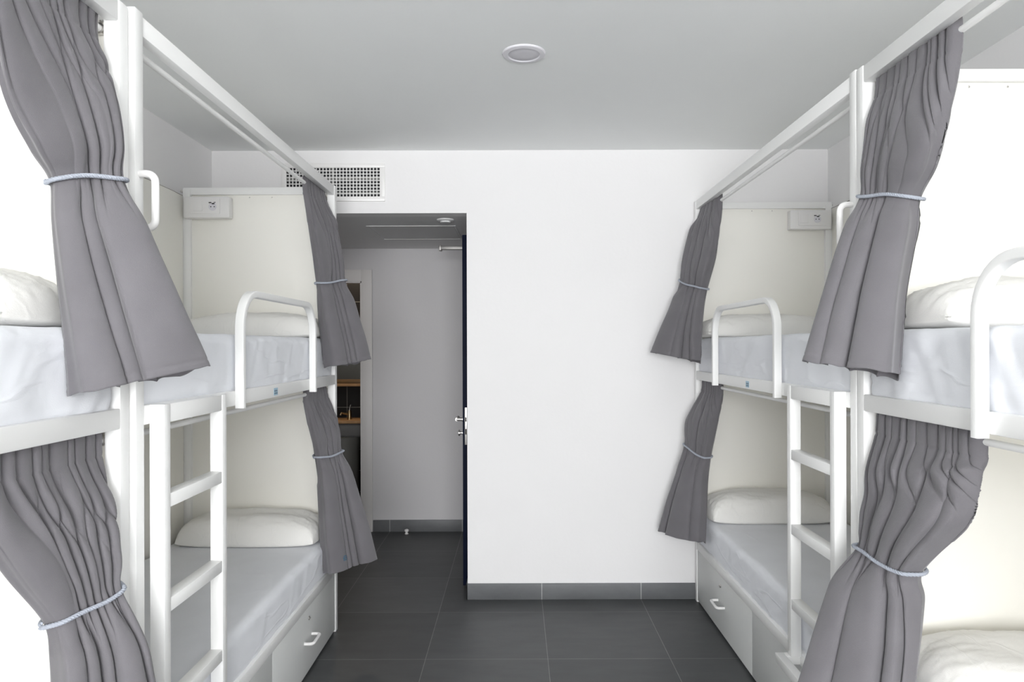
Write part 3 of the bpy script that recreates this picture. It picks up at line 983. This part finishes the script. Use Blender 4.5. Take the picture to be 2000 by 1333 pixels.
def curtain(key, tie, label, seed, mid_folds, low_folds, nfine=13, hemtag=None):
    L = [tuple(a) + tuple(b) + (amp, d) for a, b, amp, d in CURTAINS[key]]
    K = len(L)
    rnd = random.Random(seed)
    # arc-length table
    mids = [Vector(((l[0] + l[3]) / 2, (l[1] + l[4]) / 2, (l[2] + l[5]) / 2)) for l in L]
    cum = [0.0]
    for a, b in zip(mids, mids[1:]):
        cum.append(cum[-1] + abs(a.z - b.z))
    total = cum[-1]

    def level(dist):
        k = 0
        while k < K - 2 and dist > cum[k + 1]:
            k += 1
        t = (dist - cum[k]) / (cum[k + 1] - cum[k])
        A, B_, C_, D_ = L[max(k - 1, 0)], L[k], L[k + 1], L[min(k + 2, K - 1)]
        # non-uniform spacing: damp overshoot by mixing with linear
        out = []
        for q in range(8):
            cr = catmull(A[q], B_[q], C_[q], D_[q], t)
            li = B_[q] + (C_[q] - B_[q]) * t
            out.append(0.8 * cr + 0.2 * li)
        return out

    dt = cum[tie]
    NU, NV = 320, 130

    def fold_set(n, extent, irr):
        w = [rnd.uniform(1 - irr, 1 + irr) for _ in range(n)]
        tot = sum(w)
        e = [0.0]
        for q in w:
            e.append(e[-1] + q / tot * extent)
        return [(e[i], e[i + 1], rnd.uniform(0.65, 1.1), rnd.choice((0.62, 0.75, 1.35, 1.6))) for i in range(n)]

    def folds(x, fs, ex):
        """convex lobes meeting in sharp creases; skewed so each fold leans over the next"""
        x = min(max(x, 0.0), fs[-1][1] - 1e-5)
        for a, b, A_, sk in fs:
            if x < b or b == fs[-1][1]:
                fr = min(max((x - a) / (b - a), 0.0), 1.0) ** sk
                return (sin(pi * fr) ** ex * 2 - 1.0) * A_, sin(2 * pi * fr) * A_ * (b - a)
        return 0.0, 0.0

    SH = fold_set(nfine, 1.0, 0.45)

    def fold_list(edges, back):
        out = []
        m = (len(edges) - 1)
        for a, b in zip(edges, edges[1:]):
            w = (b - a) * m
            out.append((a, b, min(1.15, max(0.5, w)) * rnd.uniform(0.85, 1.05), rnd.choice((0.7, 0.8, 1.2, 1.4))))
        e = 1.0
        for i in range(back):
            out.append((e, e + 1.0 / back, rnd.uniform(0.6, 1.0), rnd.choice((0.75, 1.3))))
            e += 1.0 / back
        return out

    SM = fold_list(mid_folds, 4)
    SL = fold_list(low_folds, 3)

    bm = bmesh.new()
    waist = []
    emb = {}
    grid = []
    for j in range(NV + 1):
        dist = total * j / NV
        ax, ay, az, bx_, by, bz, amp, d = level(dist)
        A, B_ = Vector((ax, ay, az)), Vector((bx_, by, bz))
        T = B_ - A
        wid = T.length
        n = Vector((T.y, -T.x, 0)).normalized()
        mid = (A + B_) / 2
        if n.dot(Vector((-mid.x, -mid.y * 0.5, 0))) < 0:
            n = -n
        hdr = smoothstep(0.30, 0.06, dist)            # 1 at the header
        f = 0.86 - 0.20 * (1 - hdr)
        ret = 0.25 + 0.60 * (1 - hdr)
        near_tie = math.exp(-((dist - dt) / 0.05) ** 2)
        row = []
        for i in range(NU + 1):
            u = i / NU
            if u < f:
                s_ = u / f
                x_ = s_
            else:
                s_ = 1 - (u - f) / (1 - f) * ret
                x_ = 1 + (u - f) / (1 - f)
            sd = 1 - 2 * smoothstep(f - 0.03, f + 0.03, u)
            sg = 1.0 if sd > 0 else -1.0
            wand = 0.014 * noise.noise(Vector((x_ * 3, dist * 3.5, seed))) + 0.008 * sin(dist * 7 + seed + x_ * 4)
            h1, h3 = folds(u + wand * 0.6, SH, 0.6)
            m1, m3 = folds(x_ + wand, SM, 0.42)
            l1, l3 = folds(x_ + wand * 1.5, SL, 0.36)
            wh = smoothstep(0.28, 0.06, dist)
            wl = smoothstep(dt - 0.03, dt + 0.10, dist)
            wm = (1 - wh) * (1 - wl)
            wh *= (1 - wl)
            off = amp * (wh * 0.95 * (h1 + 0.9) + wm * (1.25 * m1 + 0.12 * h1) + wl * 1.4 * l1)
            off += 0.007 * (1 - wh) * noise.noise(Vector((u * 3.0 + seed, dist * 4, 3.3)))
            off += 0.0025 * noise.noise(Vector((u * 9 + seed, dist * 11 + u * 8, 7.3)))
            off += 0.006 * near_tie ** 0.5 * noise.noise(Vector((u * 14 + seed, dist * 22, 9.3)))
            off *= (1 - 0.40 * near_tie)
            ef = smoothstep(0, 0.05, u) * smoothstep(0.0, 0.05, 1 - u) * smoothstep(0.0, 0.055, abs(u - f))
            off *= (0.3 + 0.7 * ef) * sg
            tang = -wid * (wh * 0.12 * h3 + wm * 0.20 * m3 + wl * 0.19 * l3) * ef * (1.0 if sg > 0 else 0.2)
            c1 = l1
            # seams of the header and the hem
            if 0.078 < dist < 0.084 or total - 0.028 < dist < total - 0.022:
                off -= 0.0022
            if dist < 0.03:
                off *= 0.9 + 3 * (0.03 - dist)
            envelope = sin(pi * min(1, max(0, s_))) ** 0.35 if 0 < s_ < 1 else 0.0
            body = d * (0.35 + 0.65 * envelope) / 2
            p = A + T * s_ + n * (sd * body + off * (0.35 if sd < 0 else 1.0)) + T.normalized() * tang * (1 - near_tie * 0.5)
            wav = 0.004 * noise.noise(Vector((u * 18, seed, 0))) + 0.006 * c1
            p.z += wav * smoothstep(total - 0.15, total, dist)
            p.z += 0.003 * noise.noise(Vector((u * 40, seed, 2))) * smoothstep(0.05, 0.0, dist)
            if sd < 0:
                p.z += 0.028 * smoothstep(total * 0.6, total, dist) * sd * s_
            row.append(bm.verts.new(p))
        grid.append(row)
        if hemtag:
            for i in range(NU + 1):
                emb[(i, j)] = row[i].co.copy()
        if abs(dist - dt) < 0.014:
            waist += [v.co.copy() for v in row]
    for j in range(NV):
        for i in range(NU):
            bm.faces.new((grid[j][i], grid[j][i + 1], grid[j + 1][i + 1], grid[j + 1][i]))
    top = mids[0]
    root = thing('curtain', label, 'curtain', (top.x, top.y, top.z), 'grey bunk curtains tied back')
    cl = obj('curtain_fabric', bm, 'curtain', root, angle=0)
    so = cl.modifiers.new('thickness', 'SOLIDIFY')
    so.thickness = 0.0016
    # tieback cord: three twisted strands around the waist
    ax, ay, az, bx_, by, bz, amp, d = level(dt)
    A, B_ = Vector((ax, ay, az)), Vector((bx_, by, bz))
    T = B_ - A
    n = Vector((T.y, -T.x, 0)).normalized()
    mid = (A + B_) / 2
    if n.dot(Vector((-mid.x, -mid.y * 0.5, 0))) < 0:
        n = -n
    Th = T.normalized()
    # the cord follows the outline of the gathered cloth at the waist
    ptsh = sorted((round((q - A).dot(Th), 5), round((q - A).dot(n), 5)) for q in waist)

    def half(ps):
        o = []
        for q in ps:
            while len(o) > 1 and (o[-1][0] - o[-2][0]) * (q[1] - o[-2][1]) - (o[-1][1] - o[-2][1]) * (q[0] - o[-2][0]) <= 0:
                o.pop()
            o.append(q)
        return o

    hull = half(ptsh)[:-1] + half(ptsh[::-1])[:-1]
    per = [((Vector(hull[(k + 1) % len(hull)]) - Vector(hull[k])).length) for k in range(len(hull))]
    tot = sum(per)
    m_ = 160
    loop = []
    for k in range(m_):
        t_ = tot * k / m_
        i_ = 0
        while t_ > per[i_] and i_ < len(per) - 1:
            t_ -= per[i_]
            i_ += 1
        a0 = Vector(hull[i_])
        a1 = Vector(hull[(i_ + 1) % len(hull)])
        loop.append(a0 + (a1 - a0) * (t_ / max(per[i_], 1e-9)))
    for _ in range(6):
        loop = [(loop[k - 1] + loop[k] * 2 + loop[(k + 1) % m_]) / 4 for k in range(m_)]
    cen = sum(loop, Vector((0, 0))) / m_
    bm = bmesh.new()
    for st in range(3):
        pts = []
        for k in range(m_ + 1):
            q = loop[k % m_]
            tg = (loop[(k + 1) % m_] - loop[(k - 1) % m_]).normalized()
            outw = Vector((tg.y, -tg.x))
            if outw.dot(q - cen) < 0:
                outw = -outw
            q2 = q + outw * 0.0055
            base = A + Th * q2.x + n * q2.y
            rad = Th * outw.x + n * outw.y
            rad.normalize()
            base.z += 0.004 * sin(k * 0.09 + seed)
            tw = 2 * pi * (k * 24 / m_) + st * 2 * pi / 3
            pts.append(base + rad * 0.0026 * cos(tw) + Vector((0, 0, 1)) * 0.0026 * sin(tw))
        tube(bm, pts, 0.0031, 7)
    obj('tieback_cord', bm, 'rope', root)
    if hemtag:
        bm = bmesh.new()
        jb = NV * (1 - hemtag[1] / total)

        def surf(ci, rj):
            i0, j0 = int(ci), int(rj)
            fi, fj = ci - i0, rj - j0
            q = [emb[(i0 + a_, j0 + c_)] for a_, c_ in ((0, 0), (1, 0), (0, 1), (1, 1))]
            return (q[0] * (1 - fi) + q[1] * fi) * (1 - fj) + (q[2] * (1 - fi) + q[3] * fi) * fj

        i00 = hemtag[0] * NU * 0.66
        for (ia, ib, ja, jb_) in ((0, 14, 0.2, 0.9), (0, 5, 1.3, 2.6), (9, 14, 1.3, 2.6), (2, 12, 3.0, 3.6)):
            steps = 4
            for k in range(steps):
                c0 = i00 + ia + (ib - ia) * k / steps
                c1_ = i00 + ia + (ib - ia) * (k + 1) / steps
                ring = []
                for sh in (0.0004, 0.0022):
                    ring += [bm.verts.new(surf(cc, jb - rr) + n * (0.0008 + sh)) for cc, rr in
                             ((c0, ja), (c1_, ja), (c1_, jb_), (c0, jb_))]
                for f_ in ((0, 3, 2, 1), (4, 5, 6, 7), (0, 1, 5, 4), (1, 2, 6, 5), (2, 3, 7, 6), (3, 0, 4, 7)):
                    bm.faces.new([ring[w_] for w_ in f_])
        o = obj('hem_emblem', bm, 'thread', root)
        o['label'] = 'small teal embroidered emblem near the hem'
    return root


curtain('near_left_upper', 4, 'tied-back grey curtain of the nearest upper left bunk, largest in the photo', 3,
        [0, .50, .63, .80, .92, 1], [0, .30, .48, 1], 12)
curtain('near_left_lower', 4, 'gathered grey curtain in the lower left corner, hanging under the nearest left bunk', 8,
        [0, .36, .47, .57, .67, .77, .87, 1], [0, .25, .42, .56, .84, 1], 13)
curtain('far_left_upper', 4, 'tied-back grey curtain of the upper left bunk beside the doorway', 5,
        [0, .46, .60, .74, .88, 1], [0, .33, .46, .62, 1], 12)
curtain('far_left_lower', 3, 'tied-back grey curtain of the lower left bunk beside the doorway, with small teal emblem', 6,
        [0, .38, .56, .75, .88, 1], [0, .38, .50, .64, 1], 12, hemtag=(0.20, 0.060))
curtain('far_right_upper', 4, 'tied-back grey curtain of the upper right bunk against the back wall', 12,
        [0, .22, .42, .68, 1], [0, .50, .70, .86, 1], 12)
curtain('far_right_lower', 3, 'tied-back grey curtain of the lower right bunk against the back wall', 14,
        [0, .22, .55, .80, 1], [0, .20, .74, 1], 12)
curtain('near_right_upper', 4, 'tied-back grey curtain of the upper right bunk nearest the camera', 17,
        [0, .09, .18, .27, .35, .44, .60, 1], [0, .27, .56, 1], 13)
curtain('near_right_lower', 5, 'large gathered grey curtain in the lower right, hanging under the nearest right bunk', 21,
        [0, .09, .19, .27, .43, .65, .87, 1], [0, .36, .75, .91, 1], 15)
